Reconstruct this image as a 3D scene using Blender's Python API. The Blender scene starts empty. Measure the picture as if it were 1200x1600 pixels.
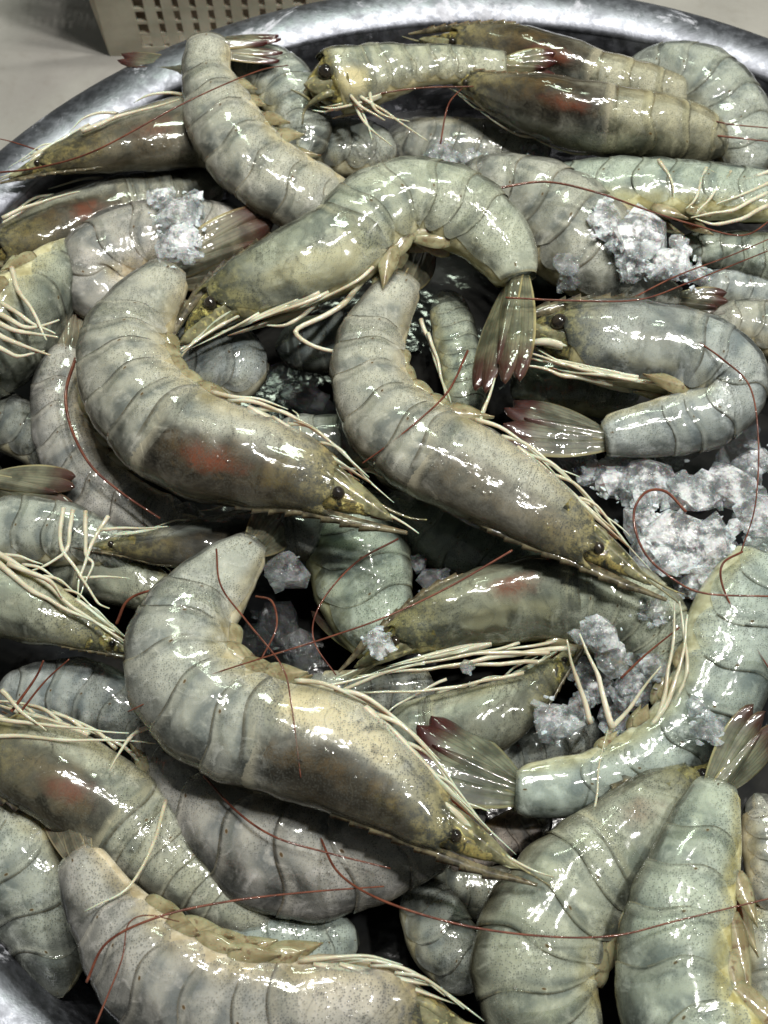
import bpy, math, random
import numpy as np
from mathutils import Vector, noise

# ------------------------------------------------------------------ camera, world, lamps, exposure
CM = 0.01
F = 1905.0                 # focal length in pixels of the 1200 x 1600 photograph
PITCH = math.radians(28)
CZ = 33.4                  # camera height in cm
scene = bpy.context.scene
col = scene.collection
cam_d = bpy.data.cameras.new("camera"); cam = bpy.data.objects.new("camera", cam_d); col.objects.link(cam)
cam.location = (0, 0, CZ*CM); cam.rotation_euler = (PITCH, 0, 0)
cam_d.sensor_fit = 'VERTICAL'; cam_d.sensor_height = 36; cam_d.lens = 36*F/1600
cam_d.clip_start = 0.01; cam_d.clip_end = 50
cam_d.dof.use_dof = True; cam_d.dof.focus_distance = 0.33; cam_d.dof.aperture_fstop = 30
scene.camera = cam
w = bpy.data.worlds.new("World"); scene.world = w; w.use_nodes = True
w.node_tree.nodes["Background"].inputs[0].default_value = (0.80, 0.84, 0.82, 1)
w.node_tree.nodes["Background"].inputs[1].default_value = 0.125
scene.view_settings.view_transform = 'Standard'; scene.view_settings.look = 'None'
scene.view_settings.exposure = 0.0
scene.cycles.max_bounces = 8; scene.cycles.transmission_bounces = 6; scene.cycles.transparent_max_bounces = 6
scene.cycles.caustics_reflective = False; scene.cycles.caustics_refractive = False
def lamp(name, x, y, z, sx, sy, power, tx, ty, color=(1, .97, .92)):
    d = bpy.data.lights.new(name, 'AREA'); d.shape = 'RECTANGLE'; d.size = sx*CM; d.size_y = sy*CM
    d.energy = power; d.color = color
    o = bpy.data.objects.new(name, d); col.objects.link(o); o.location = (x*CM, y*CM, z*CM)
    v = Vector((tx-x, ty-y, -z)); o.rotation_euler = v.to_track_quat('-Z', 'Y').to_euler()
    return o
# market lamps hanging over the stall
for i, (x, y, p) in enumerate([(4, 30, 1), (12, 33, 1), (8, 42, 1), (-8, 38, .8), (22, 44, .8)]):
    lamp("market_lamp", x, y, 92, 3.6, 2.6, 2.1*p, 3, 18)
lamp("market_lamp", 45, 10, 95, 5, 4, 6.0, 2, 18, (1, .98, .95))
lamp("market_lamp", -2, 66, 62, 14, 5, 1.2, 2, 18, (.85, 1, .80))

# ------------------------------------------------------------------ helpers
Rx = np.array([[1, 0, 0], [0, math.cos(PITCH), -math.sin(PITCH)], [0, math.sin(PITCH), math.cos(PITCH)]])
def P(px, py, z=0.0):
    """where the photograph's line of sight (px, py) meets the height z (cm)"""
    d = Rx @ np.array([(px-600)/F, (800-py)/F, -1.0])
    t = (z-CZ)/d[2]
    return np.array([0, 0, CZ]) + d*t
def proj(p):
    q = Rx.T @ (np.asarray(p)-np.array([0, 0, CZ]))
    return np.array([600+F*q[0]/-q[2], 800-F*q[1]/-q[2]])
def norm(v): 
    v = np.asarray(v, float); return v/(np.linalg.norm(v)+1e-12)
def nz(p, s, seed=0):
    return noise.noise(Vector((p[0]*s+seed*7.3, p[1]*s-seed*3.1, p[2]*s+seed)))

def mesh_obj(name, V, Fc, mat, parent=None, org=(0, 0, 0), uv=None, smooth=True, tint=None):
    me = bpy.data.meshes.new(name)
    V = (np.asarray(V, float)-np.asarray(org))*CM
    me.from_pydata(V.tolist(), [], Fc if isinstance(Fc, list) else Fc.tolist())
    if smooth: me.polygons.foreach_set('use_smooth', np.ones(len(me.polygons), bool))
    if uv is not None:
        l = me.uv_layers.new(name='UVMap')
        idx = np.zeros(len(me.loops), int); me.loops.foreach_get('vertex_index', idx)
        l.data.foreach_set('uv', np.asarray(uv, float)[idx].ravel())
    me.materials.append(mat)
    o = bpy.data.objects.new(name, me); col.objects.link(o)
    if parent is not None: o.parent = parent
    else: o.location = Vector(org)*CM
    if tint is not None: o.color = tint
    return o
def grid_faces(n, m, wrap=False):
    i = np.arange(n-1)[:, None]; j = np.arange(m if wrap else m-1)[None, :]
    j2 = (j+1) % m
    return np.stack([i*m+j+0*i, i*m+j2, (i+1)*m+j2, (i+1)*m+j+0*i], -1).reshape(-1, 4)
def resample(pts, n, smooth=0):
    pts = np.asarray(pts, float)
    Pp = np.vstack([2*pts[0]-pts[1], pts, 2*pts[-1]-pts[-2]])
    out = []
    for i in range(len(pts)-1):
        p0, p1, p2, p3 = Pp[i:i+4]
        for t in np.linspace(0, 1, 24, endpoint=False):
            out.append(.5*((2*p1)+(-p0+p2)*t+(2*p0-5*p1+4*p2-p3)*t*t+(-p0+3*p1-3*p2+p3)*t**3))
    out.append(pts[-1]); out = np.array(out)
    for _ in range(smooth):
        out[1:-1] = (out[:-2]+2*out[1:-1]+out[2:])/4
    L = np.r_[0, np.cumsum(np.linalg.norm(np.diff(out[:, :3], axis=0), axis=1))]
    s = np.linspace(0, L[-1], n)
    return np.stack([np.interp(s, L, out[:, k]) for k in range(out.shape[1])], 1), L[-1]
def tube(pts, radii, m=6):
    pts = np.asarray(pts, float); n = len(pts)
    T = np.gradient(pts, axis=0); T /= np.linalg.norm(T, axis=1)[:, None]+1e-12
    up = np.array([0.03, 0.02, 1.0])
    A = np.cross(T, up); A /= np.linalg.norm(A, axis=1)[:, None]+1e-12
    B = np.cross(A, T)
    a = np.linspace(0, 2*math.pi, m, endpoint=False)
    r = np.asarray(radii, float)
    V = pts[:, None, :] + r[:, None, None]*(np.cos(a)[None, :, None]*A[:, None, :]+np.sin(a)[None, :, None]*B[:, None, :])
    V = V.reshape(-1, 3)
    uv = np.stack([np.repeat(np.linspace(0, 1, n), m), np.tile(a/(2*math.pi), n)], 1)
    Fc = grid_faces(n, m, True).tolist()
    Fc.append(list(range(m))[::-1]); Fc.append(list(range((n-1)*m, n*m)))
    return V, Fc, uv
def leaf(base, axis, wide, nrm, L, W, thick, bend=0.0, ridge=.12, tipw=.35, nu=16, nv=9, pw=.6, pex=.55):
    """a solid leaf or blade: base point, long axis, width axis, normal"""
    V = []; uv = []
    for sgn in (1, -1):
        for i in range(nu):
            u = i/(nu-1)
            prof = max(0, math.sin(math.pi*min(1, (u*.92+.08))**pw))**pex*(1-.15*u)+.03
            prof = max(prof, tipw*(1-u) if u < .3 else 0)
            for j in range(nv):
                v = -1+2*j/(nv-1)
                th = thick*(1-v*v)*(1-.6*u)+thick*.08
                rg = ridge*W*math.exp(-(v/.22)**2)*(1-u)-ridge*.5*W*math.exp(-((abs(v)-.5)/.18)**2)*(1-u)
                p = base+axis*(u*L)+wide*(v*W*prof)+nrm*(sgn*th+(rg if sgn > 0 else rg*.5)+bend*L*u*u-abs(v)**2*W*.22)
                V.append(p); uv.append((u, .5+.5*v))
    n = nu*nv
    Fc = grid_faces(nu, nv).tolist()
    Fc += [[a+n for a in f[::-1]] for f in Fc]
    bd = [j for j in range(nv)]+[i*nv+nv-1 for i in range(1, nu)]+[(nu-1)*nv+j for j in range(nv-2, -1, -1)]+[i*nv for i in range(nu-2, 0, -1)]
    for a, b in zip(bd, bd[1:]+bd[:1]): Fc.append([b, a, a+n, b+n])
    return np.array(V), Fc, np.array(uv)
def tag(o, label=None, cat=None, group=None, kind=None):
    for k, v in (('label', label), ('category', cat), ('group', group), ('kind', kind)):
        if v: o[k] = v
    return o

# ------------------------------------------------------------------ materials
class NT:
    def __init__(s, name):
        s.m = bpy.data.materials.new(name); s.m.use_nodes = True; s.t = s.m.node_tree; s.t.nodes.clear()
        s.out = s.n('ShaderNodeOutputMaterial'); s.b = s.n('ShaderNodeBsdfPrincipled')
        s.l(s.b.outputs[0], s.out.inputs[0])
        s.tc = s.n('ShaderNodeTexCoord')
    def n(s, t, **k):
        x = s.t.nodes.new(t)
        for a, b in k.items(): setattr(x, a, b)
        return x
    def l(s, a, b): s.t.links.new(a, b)
    def set(s, **k):
        for a, b in k.items(): s.b.inputs[a.replace('_', ' ')].default_value = b
    def noise(s, scale, detail=3, rough=.55, dist=0, vec=None):
        x = s.n('ShaderNodeTexNoise'); x.inputs['Scale'].default_value = scale; x.inputs['Detail'].default_value = detail
        x.inputs['Roughness'].default_value = rough; x.inputs['Distortion'].default_value = dist
        s.l(vec or s.tc.outputs['Object'], x.inputs['Vector']); return x.outputs[0]
    def voro(s, scale, feature='F1', vec=None, rnd=1):
        x = s.n('ShaderNodeTexVoronoi', feature=feature); x.inputs['Scale'].default_value = scale
        x.inputs['Randomness'].default_value = rnd
        s.l(vec or s.tc.outputs['Object'], x.inputs['Vector']); return x.outputs[0]
    def map(s, v, a, b, c=0, d=1, smooth=True):
        x = s.n('ShaderNodeMapRange'); x.interpolation_type = 'SMOOTHSTEP' if smooth else 'LINEAR'
        s.l(v, x.inputs[0])
        for i, q in enumerate((a, b, c, d)): x.inputs[i+1].default_value = q
        return x.outputs[0]
    def math(s, op, a, b=None):
        x = s.n('ShaderNodeMath', operation=op)
        for i, q in enumerate((a, b)):
            if q is None: continue
            if isinstance(q, (int, float)): x.inputs[i].default_value = q
            else: s.l(q, x.inputs[i])
        return x.outputs[0]
    def mix(s, f, a, b, mode='MIX'):
        x = s.n('ShaderNodeMix', data_type='RGBA', blend_type=mode)
        for i, q in ((0, f), (6, a), (7, b)):
            if isinstance(q, (int, float)): x.inputs[i].default_value = q
            elif isinstance(q, tuple): x.inputs[i].default_value = (*q, 1)
            else: s.l(q, x.inputs[i])
        return x.outputs[2]
    def uv(s):
        x = s.n('ShaderNodeSeparateXYZ'); s.l(s.tc.outputs['UV'], x.inputs[0]); return x.outputs[0], x.outputs[1]
    def bump(s, h, dist, strength=1, prev=None):
        x = s.n('ShaderNodeBump'); x.inputs['Distance'].default_value = dist; x.inputs['Strength'].default_value = strength
        s.l(h, x.inputs['Height'])
        if prev is not None: s.l(prev, x.inputs['Normal'])
        return x.outputs[0]
    def prop(s, name):
        x = s.n('ShaderNodeAttribute', attribute_type='OBJECT', attribute_name=name); return x.outputs['Fac']
def film(t, bd=.00010, sc=120, drops=.6):
    """bump of the water film: slow waves and a few drops"""
    f = t.noise(sc, 2, .5)
    dr = t.math('MULTIPLY', t.map(t.voro(360), .34, .05, 0, 1), t.map(t.noise(75, 2), .57, .62))
    d2 = t.math('MULTIPLY', t.map(t.voro(760), .30, .05, 0, 1), t.map(t.noise(110, 2), .57, .62))
    b = t.bump(f, bd); b = t.bump(dr, .0004*drops, prev=b); return t.bump(d2, .00015*drops, prev=b)
def wet(t, coat=1.0, cr=.03, rough=.42, bd=.00010, sc=120):
    t.set(Roughness=rough, Coat_Weight=coat, Coat_Roughness=cr, Coat_IOR=1.45, IOR=1.4, Specular_IOR_Level=.22)
    b = film(t, bd, sc); t.l(b, t.b.inputs['Coat Normal']); return b
def speck(t, c, strength, scale=1750):
    d = t.voro(scale, rnd=.75)
    k = t.map(d, .22, .46, 1, 0)
    patch = t.map(t.noise(70, 2), .34, .56, .25, 1)
    k = t.math('MULTIPLY', t.math('MULTIPLY', k, patch), strength)
    return t.mix(k, c, (.022, .028, .028)), k
def mat_shell(carapace=False):
    """thin translucent plate: cloudy, speckled, the flesh shows through; a water film on top"""
    t = NT('translucent_carapace_plate' if carapace else 'translucent_abdomen_plate')
    u, v = t.uv()
    info = t.n('ShaderNodeObjectInfo')
    big = t.noise(60, 4, .6, .8); mid = t.noise(180, 5, .65, 1.0)
    c = t.mix(t.map(big, .38, .62), (.24, .26, .24), (.46, .48, .44))
    c = t.mix(t.math('MULTIPLY', t.map(mid, .5, .7), .55), c, (.72, .74, .70))
    c = t.mix(t.math('MULTIPLY', t.map(v, .20, .02), .65), c, (.17, .135, .07))
    al = t.math('ADD', t.map(big, .36, .64, .10, .30), t.map(mid, .48, .70, 0, .16))
    al = t.math('ADD', al, t.map(v, .22, .0, 0, .3))
    if not carapace:
        ed = t.math('MULTIPLY', t.map(u, .965, .99), t.map(mid, .35, .60, .1, .8))
        c = t.mix(ed, c, (.20, .165, .09)); al = t.math('ADD', al, t.math('MULTIPLY', ed, .35))
        pale = t.math('MULTIPLY', t.map(u, .80, .93), t.map(u, .975, .94))
        c = t.mix(t.math('MULTIPLY', pale, .5), c, (.55, .55, .46)); al = t.math('ADD', al, t.math('MULTIPLY', pale, .12))
        dx = t.math('MULTIPLY', t.math('SUBTRACT', u, .90), 2.2); dy = t.math('MULTIPLY', t.math('SUBTRACT', v, .47), 4.5)
        dd = t.math('SQRT', t.math('ADD', t.math('MULTIPLY', dx, dx), t.math('MULTIPLY', dy, dy)))
        h = t.map(dd, .085, .03); c = t.mix(h, c, (.075, .05, .02)); al = t.math('ADD', al, h)
    else:
        hd = t.map(u, .42, .0)
        c = t.mix(t.math('MULTIPLY', hd, .9), c, t.mix(t.map(t.noise(230, 5, .72), .44, .57), (.022, .024, .014), (.30, .27, .12)))
        al = t.math('ADD', t.math('MULTIPLY', al, .8), t.math('MULTIPLY', hd, .22))
        du = t.math('MULTIPLY', t.math('SUBTRACT', u, .52), 2.1); dv = t.math('MULTIPLY', t.math('SUBTRACT', v, .25), 3.6)
        do = t.math('ADD', t.math('SQRT', t.math('ADD', t.math('MULTIPLY', du, du), t.math('MULTIPLY', dv, dv))), t.math('MULTIPLY', t.math('SUBTRACT', t.noise(60, 4), .5), 1.3))
        om = t.math('MULTIPLY', t.map(do, 1.25, .55), t.math('MINIMUM', t.prop('organ'), 1))
        c = t.mix(t.math('MULTIPLY', om, .8), c, (.085, .062, .03)); al = t.math('MULTIPLY', al, t.math('SUBTRACT', 1, t.math('MULTIPLY', om, .45)))

        ln = t.map(t.math('ABSOLUTE', t.math('SUBTRACT', t.noise(38, 1, .4, 1.5), .5)), .010, .0)
        c = t.mix(t.math('MULTIPLY', ln, .5), c, (.04, .04, .03)); al = t.math('ADD', al, t.math('MULTIPLY', ln, .25))
        ed = t.math('MULTIPLY', t.map(u, .90, .95), t.map(u, .985, .97)); c = t.mix(ed, c, (.50, .48, .38)); al = t.math('ADD', al, t.math('MULTIPLY', ed, .22))
        e2 = t.map(u, .975, .995); c = t.mix(e2, c, (.10, .075, .035)); al = t.math('ADD', al, t.math('MULTIPLY', e2, .45))
        # faint dark lines of the head grooves and whitish cloud of the gill chamber
        gl = t.math('MULTIPLY', t.map(t.math('ABSOLUTE', t.math('SUBTRACT', t.noise(70, 3, .5, .8), .5)), .022, .0), t.map(u, .75, .45)); c = t.mix(t.math('MULTIPLY', gl, .6), c, (.03, .03, .018)); al = t.math('ADD', al, t.math('MULTIPLY', gl, .3))
    c = t.mix(1.0, c, info.outputs['Color'], 'MULTIPLY')
    c, k = speck(t, c, .8)
    al = t.math('MINIMUM', t.math('ADD', al, t.math('MULTIPLY', k, .65)), .97)
    d = t.b; d.inputs['Specular IOR Level'].default_value = .1; d.inputs['Roughness'].default_value = .55
    t.l(c, d.inputs['Base Color']); t.l(t.bump(mid, .0003), d.inputs['Normal'])
    tr = t.n('ShaderNodeBsdfTransparent'); tr.inputs[0].default_value = (.95, .96, .93, 1)
    m1 = t.n('ShaderNodeMixShader'); t.l(al, m1.inputs[0]); t.l(tr.outputs[0], m1.inputs[1]); t.l(d.outputs[0], m1.inputs[2])
    g = t.n('ShaderNodeBsdfGlossy'); g.inputs['Roughness'].default_value = .065
    nb = film(t); t.l(nb, g.inputs['Normal'])
    fr = t.n('ShaderNodeFresnel'); fr.inputs[0].default_value = 1.42; t.l(nb, fr.inputs[1])
    m2 = t.n('ShaderNodeMixShader'); t.l(fr.outputs[0], m2.inputs[0]); t.l(m1.outputs[0], m2.inputs[1]); t.l(g.outputs[0], m2.inputs[2])
    t.l(m2.outputs[0], t.out.inputs[0])
    return t.m
def mat_flesh():
    """muscle and organs; UV u: 0..1 head, 1..n abdomen segments; v: 0 back, 1 belly"""
    t = NT('raw_flesh'); u, v = t.uv()
    ph = t.math('FRACT', t.math('ADD', u, t.math('MULTIPLY', t.math('SUBTRACT', t.noise(90, 3), .5), .5)))
    n1 = t.noise(75, 4, .6, .6); n2 = t.noise(210, 4, .6)
    c = t.mix(t.map(n1, .38, .62), (.18, .205, .21), (.46, .475, .435))
    c = t.mix(t.math('MULTIPLY', t.map(t.math('ABSOLUTE', t.math('SUBTRACT', ph, .55)), .32, .08), .5), c, (.60, .61, .55))
    c = t.mix(t.math('MULTIPLY', t.map(t.math('ABSOLUTE', t.math('SUBTRACT', ph, .5)), .38, .50), .4), c, (.14, .165, .175))
    c = t.mix(t.math('MULTIPLY', t.map(n2, .52, .70), .5), c, (.80, .81, .77))
    gut = t.map(t.math('ABSOLUTE', t.math('SUBTRACT', v, .09)), .05, .02)
    c = t.mix(t.math('MULTIPLY', gut, .6), c, (.06, .045, .025))
    c = t.mix(t.math('MULTIPLY', t.map(v, .60, .78), t.prop('yellow')), c, t.mix(t.map(n2, .4, .6), (.34, .27, .10), (.58, .50, .28)))
    def spot(cu, cv, su, sv, r0, r1, nscale=90, na=.55):
        dx = t.math('MULTIPLY', t.math('SUBTRACT', u, cu), 1/su); dy = t.math('MULTIPLY', t.math('SUBTRACT', v, cv), 1/sv)
        d = t.math('SQRT', t.math('ADD', t.math('MULTIPLY', dx, dx), t.math('MULTIPLY', dy, dy)))
        d = t.math('ADD', d, t.math('MULTIPLY', t.math('SUBTRACT', t.noise(nscale, 4, .6), .5), na*2))
        return t.map(d, r1, r0)
    hz = t.map(u, 1.02, .96)
    cream = t.math('MULTIPLY', spot(.72, .62, .5, .20, .3, 1.0, 70), t.prop('cream')); c = t.mix(cream, c, (.70, .62, .42))
    dk = t.math('MULTIPLY', t.math('MULTIPLY', spot(.60, .27, .46, .27, .8, 1.2, 55, .45), hz), t.math('MINIMUM', t.math('MULTIPLY', t.prop('organ'), 1.2), 1))
    c = t.mix(dk, c, t.mix(t.map(t.noise(130, 4), .4, .62), (.014, .011, .007), (.085, .055, .022)))
    rd = t.math('MULTIPLY', spot(.74, .34, .14, .13, .1, 1.15, 130, 1.0), t.math('MINIMUM', t.math('MULTIPLY', t.prop('red'), 1.1), 1)); c = t.mix(rd, c, (.18, .04, .014))
    fr = t.math('MULTIPLY', t.map(u, .62, .30), .85); c = t.mix(fr, c, t.mix(t.map(t.noise(190, 4, .7), .4, .6), (.03, .03, .015), (.26, .22, .09)))
    c = t.mix(1.0, c, t.n('ShaderNodeObjectInfo').outputs['Color'], 'MULTIPLY')
    t.l(c, t.b.inputs['Base Color'])
    t.set(Subsurface_Weight=.8, Subsurface_Scale=.0045, Subsurface_Radius=(1, .88, .7)); wet(t, .8, .08)
    return t.m
def simple(name, c1, c2, scale=120, rough=.35, coat=1, bd=.0005, sc=300, sss=.2, tint=False, c3=None):
    t = NT(name)
    c = t.mix(t.map(t.noise(scale, 4, .6), .35, .65), c1, c2)
    if c3: c = t.mix(t.map(t.noise(scale*3.1, 3, .6), .55, .7), c, c3)
    if tint: c = t.mix(1.0, c, t.n('ShaderNodeObjectInfo').outputs['Color'], 'MULTIPLY')
    t.l(c, t.b.inputs['Base Color'])
    t.set(Subsurface_Weight=sss, Subsurface_Scale=.003)
    wet(t, coat, .04, rough, bd*.4, sc)
    return t
def mat_tail():
    t = NT('tail_fan_shell'); u, v = t.uv()
    c = t.mix(t.map(t.noise(140, 4), .35, .65), (.06, .06, .042), (.17, .165, .115))
    e = t.math('ABSOLUTE', t.math('SUBTRACT', v, .5))
    st = t.map(t.math('SINE', t.math('MULTIPLY', v, 44)), .2, 1)
    c = t.mix(t.math('MULTIPLY', st, .45), c, (.055, .055, .045))
    c = t.mix(t.math('MULTIPLY', t.map(e, .38, .49), .8), c, (.36, .30, .16))
    tip = t.math('MULTIPLY', t.map(t.math('ADD', u, t.math('MULTIPLY', t.noise(150, 3), .25)), .72, 1.0), t.prop('redtip'))
    c = t.mix(tip, c, (.045, .013, .012))
    c = t.mix(1.0, c, t.n('ShaderNodeObjectInfo').outputs['Color'], 'MULTIPLY')
    t.l(c, t.b.inputs['Base Color']); t.set(Subsurface_Weight=.15, Subsurface_Scale=.002, Alpha=.93)
    wet(t, 1, .04, .35, .0003, 260)
    return t.m
M = {}
M['shell'] = mat_shell(); M['carapace'] = mat_shell(True); M['tail'] = mat_tail()
M['belly'] = mat_flesh()
M['leg'] = simple('pale_leg', (.40, .375, .26), (.56, .54, .42), 90, .35, sss=.5).m
M['pleopod'] = simple('pleopod_shell', (.17, .145, .075), (.30, .27, .16), 180, .3, c3=(.13, .09, .05), sss=.3).m
M['antenna'] = simple('antenna_red_brown', (.075, .02, .012), (.15, .05, .028), 300, .35, .6, sss=0).m
M['scale'] = simple('antennal_scale', (.06, .058, .03), (.22, .21, .12), 190, .3, c3=(.36, .33, .14), sss=.15).m
M['rostrum'] = simple('rostrum_shell', (.035, .032, .02), (.15, .13, .075), 330, .3, c3=(.04, .03, .02), sss=.1).m
def mat_snout():
    t = NT('mottled_snout_shell'); n1 = t.noise(260, 5, .7, .8)
    c = t.mix(t.map(n1, .38, .6), (.014, .015, .010), (.20, .17, .06))
    c = t.mix(t.math('MULTIPLY', t.map(t.noise(380, 4, .7), .56, .68), .8), c, (.58, .52, .20))
    c = t.mix(1.0, c, t.n('ShaderNodeObjectInfo').outputs['Color'], 'MULTIPLY'); c, _k = speck(t, c, .5)
    t.l(c, t.b.inputs['Base Color']); t.set(Subsurface_Weight=.15, Subsurface_Scale=.002); wet(t, 1, .03, .4, .0007, 300)
    return t.m
M['snout'] = mat_snout()
M['eye'] = simple('eye_black', (.008, .007, .006), (.03, .024, .016), 400, .2, sss=0).m
def mat_ice():
    t = NT('crushed_ice')
    big = t.noise(260, 4, .7); fine = t.voro(800)
    t.set(Transmission_Weight=1, IOR=1.31, Roughness=.03); t.b.inputs['Base Color'].default_value = (.97, .99, 1, 1)
    b = t.bump(big, .0006); b = t.bump(fine, .00018, prev=b); t.l(b, t.b.inputs['Normal'])
    d = t.n('ShaderNodeBsdfPrincipled'); d.inputs['Roughness'].default_value = .18
    t.l(t.mix(t.map(t.noise(300, 5, .7), .35, .65), (.74, .76, .77), (.92, .93, .93)), d.inputs['Base Color'])
    d.inputs['Subsurface Weight'].default_value = .3; d.inputs['Subsurface Scale'].default_value = .003
    d.inputs['Coat Weight'].default_value = 1; d.inputs['Coat Roughness'].default_value = .04
    t.l(b, d.inputs['Normal']); t.l(b, d.inputs['Coat Normal'])
    tr = t.n('ShaderNodeBsdfTransparent'); tr.inputs[0].default_value = (.90, .92, .92, 1)
    m1 = t.n('ShaderNodeMixShader'); m1.inputs[0].default_value = .68; t.l(t.b.outputs[0], m1.inputs[1]); t.l(tr.outputs[0], m1.inputs[2])
    mx = t.n('ShaderNodeMixShader')
    f = t.math('MULTIPLY', t.map(t.noise(200, 5, .70), .40, .60, .14, .95), t.prop('white'))
    t.l(f, mx.inputs[0])
    t.l(m1.outputs[0], mx.inputs[1]); t.l(d.outputs[0], mx.inputs[2]); t.l(mx.outputs[0], t.out.inputs[0])
    return t.m
M['ice'] = mat_ice()
def mat_metal():
    t = NT('worn_aluminium')
    n = t.noise(45, 6, .7, .4); f = t.noise(330, 4, .6)
    white = t.map(t.noise(34, 7, .75, .6), .57, .66)
    c = t.mix(t.map(n, .35, .65), (.12, .125, .14), (.25, .26, .29))
    c = t.mix(t.math('MULTIPLY', white, .6), c, (.70, .70, .76))
    c = t.mix(t.math('MULTIPLY', t.map(t.noise(90, 6, .8), .60, .70), .6), c, (.10, .10, .10))
    t.l(c, t.b.inputs['Base Color'])
    r = t.math('ADD', t.map(f, .3, .7, .40, .58), t.math('MULTIPLY', white, .3)); t.l(r, t.b.inputs['Roughness'])
    t.l(t.map(white, 0, 1, 1, .55), t.b.inputs['Metallic'])
    b = t.bump(n, .0004); b = t.bump(f, .00006, prev=b); t.l(b, t.b.inputs['Normal'])
    return t.m
M['metal'] = mat_metal()
def mat_table():
    t = NT('stained_counter')
    n = t.noise(7, 6, .65); f = t.noise(160, 4)
    c = t.mix(t.map(n, .3, .7), (.27, .26, .235), (.38, .37, .335)); c = t.mix(t.math('MULTIPLY', t.map(f, .5, .75), .3), c, (.22, .2, .17))
    t.l(c, t.b.inputs['Base Color']); t.set(Roughness=.45); t.l(t.bump(f, .0003), t.b.inputs['Normal']); return t.m
M['table'] = mat_table()
t = NT('cream_plastic'); t.l(t.mix(t.map(t.noise(40, 4), .35, .65), (.36, .33, .25), (.50, .47, .37)), t.b.inputs['Base Color']); t.set(Roughness=.35, Subsurface_Weight=.2, Subsurface_Scale=.004)
t.l(t.bump(t.noise(120, 3), .0004), t.b.inputs['Normal']); M['plastic'] = t.m
t = NT('brown_residue'); t.l(t.mix(t.map(t.noise(60, 5), .35, .65), (.10, .07, .04), (.30, .24, .18)), t.b.inputs['Base Color']); t.set(Roughness=.4); M['residue'] = t.m
t = NT('murky_meltwater'); t.l(t.mix(t.map(t.noise(40, 4), .35, .65), (.008, .009, .010), (.022, .022, .02)), t.b.inputs['Base Color'])
t.set(Roughness=.10, IOR=1.33, Specular_IOR_Level=.5); b = t.bump(t.noise(60, 3), .0010); b = t.bump(t.noise(420, 2), .00006, prev=b); t.l(b, t.b.inputs['Normal']); M['water'] = t.m

# ------------------------------------------------------------------ shrimp builder
class Body:
    def __init__(s, pts, z, dors, roll, kn, ends=(False, False)):
        pts = np.asarray(pts, float)
        Lc = np.r_[0, np.cumsum(np.hypot(*np.diff(pts[:, :2], axis=0).T))]; Lc /= Lc[-1]
        if isinstance(z, (int, float)): z = (z, z)
        zz = np.interp(Lc, np.linspace(0, 1, len(z)), z)
        W3 = np.array([P(a, b, h) for (a, b, _), h in zip(pts, zz)])
        dat = np.hstack([W3, pts[:, 2:3]])
        s.N = 240
        R, s.L = resample(dat, s.N, smooth=30)
        s.C = R[:, :3]; wpx = R[:, 3]
        T = np.gradient(s.C, axis=0); T /= np.linalg.norm(T, axis=1)[:, None]
        for _ in range(6): T[1:-1] = (T[:-2]+2*T[1:-1]+T[2:])/4
        T /= np.linalg.norm(T, axis=1)[:, None]
        s.T = T
        cr = np.cross(T[:-8], T[8:])[:, 2].sum()
        if dors is None: dors = 1 if cr < 0 else -1     # outside of the bend
        s.sd = dors
        up = np.array([0, -.22, 1.0]); up /= np.linalg.norm(up)   # the heap leans a little to the front
        D = np.cross(up, T)*dors; D /= np.linalg.norm(D, axis=1)[:, None]
        Nn = np.cross(T, D)*(-1 if dors < 0 else 1)
        Nn = np.where((Nn@up)[:, None] < 0, -Nn, Nn)
        ww = np.zeros(s.N)
        for i in range(s.N):
            a = proj(s.C[i]+D[i]*.2); b = proj(s.C[i]-D[i]*.2); tt = proj(s.C[i]+T[i]*.2)-proj(s.C[i]-T[i]*.2); tt /= np.linalg.norm(tt)
            dd = a-b; dd = dd-tt*(dd@tt)
            ww[i] = wpx[i]*.4/np.linalg.norm(dd)
        uu = np.linspace(0, 1, s.N); rl = min(.25, ww.max()/s.L*.9)
        if ends[0]: ww = ww*np.sqrt(1-np.clip(1-uu/rl, 0, 1)**2*.98)
        if ends[1]: ww = ww*np.sqrt(1-np.clip(1-(1-uu)/rl, 0, 1)**2*.98)
        s.w = ww
        if isinstance(roll, (int, float)): roll = (roll, roll)
        r = np.radians(np.interp(np.linspace(0, 1, s.N), np.linspace(0, 1, len(roll)), roll))[:, None]
        s.D = D*np.cos(r)+Nn*np.sin(r); s.Nn = Nn*np.cos(r)-D*np.sin(r)
        s.kn = kn
    def at(s, u):
        """frame at u (arrays allowed), straight beyond the ends"""
        u = np.asarray(u, float); uc = np.clip(u, 0, 1)*(s.N-1)
        i = np.clip(uc.astype(int), 0, s.N-2); f = (uc-i)[..., None]
        g = lambda A: A[i]*(1-f)+A[i+1]*f
        C, T, D, Nn = g(s.C), g(s.T), g(s.D), g(s.Nn)
        wv = s.w[i]*(1-f[..., 0])+s.w[i+1]*f[..., 0]
        ex = (u-np.clip(u, 0, 1))[..., None]
        return C+T*ex*s.L, T, D, Nn, wv
    def surf(s, u, phi, sc):
        C, T, D, Nn, wv = s.at(u)
        cs, sn = np.cos(phi), np.sin(phi)
        keel = 1+.05*np.clip(cs, 0, 1)**6
        lat = s.kn*(1-.10*np.clip(-cs, 0, 1))
        sn = np.sign(sn)*np.abs(sn)**.80
        return C+(wv*sc)[..., None]*((cs*keel)[..., None]*D+(sn*lat)[..., None]*Nn)

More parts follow.
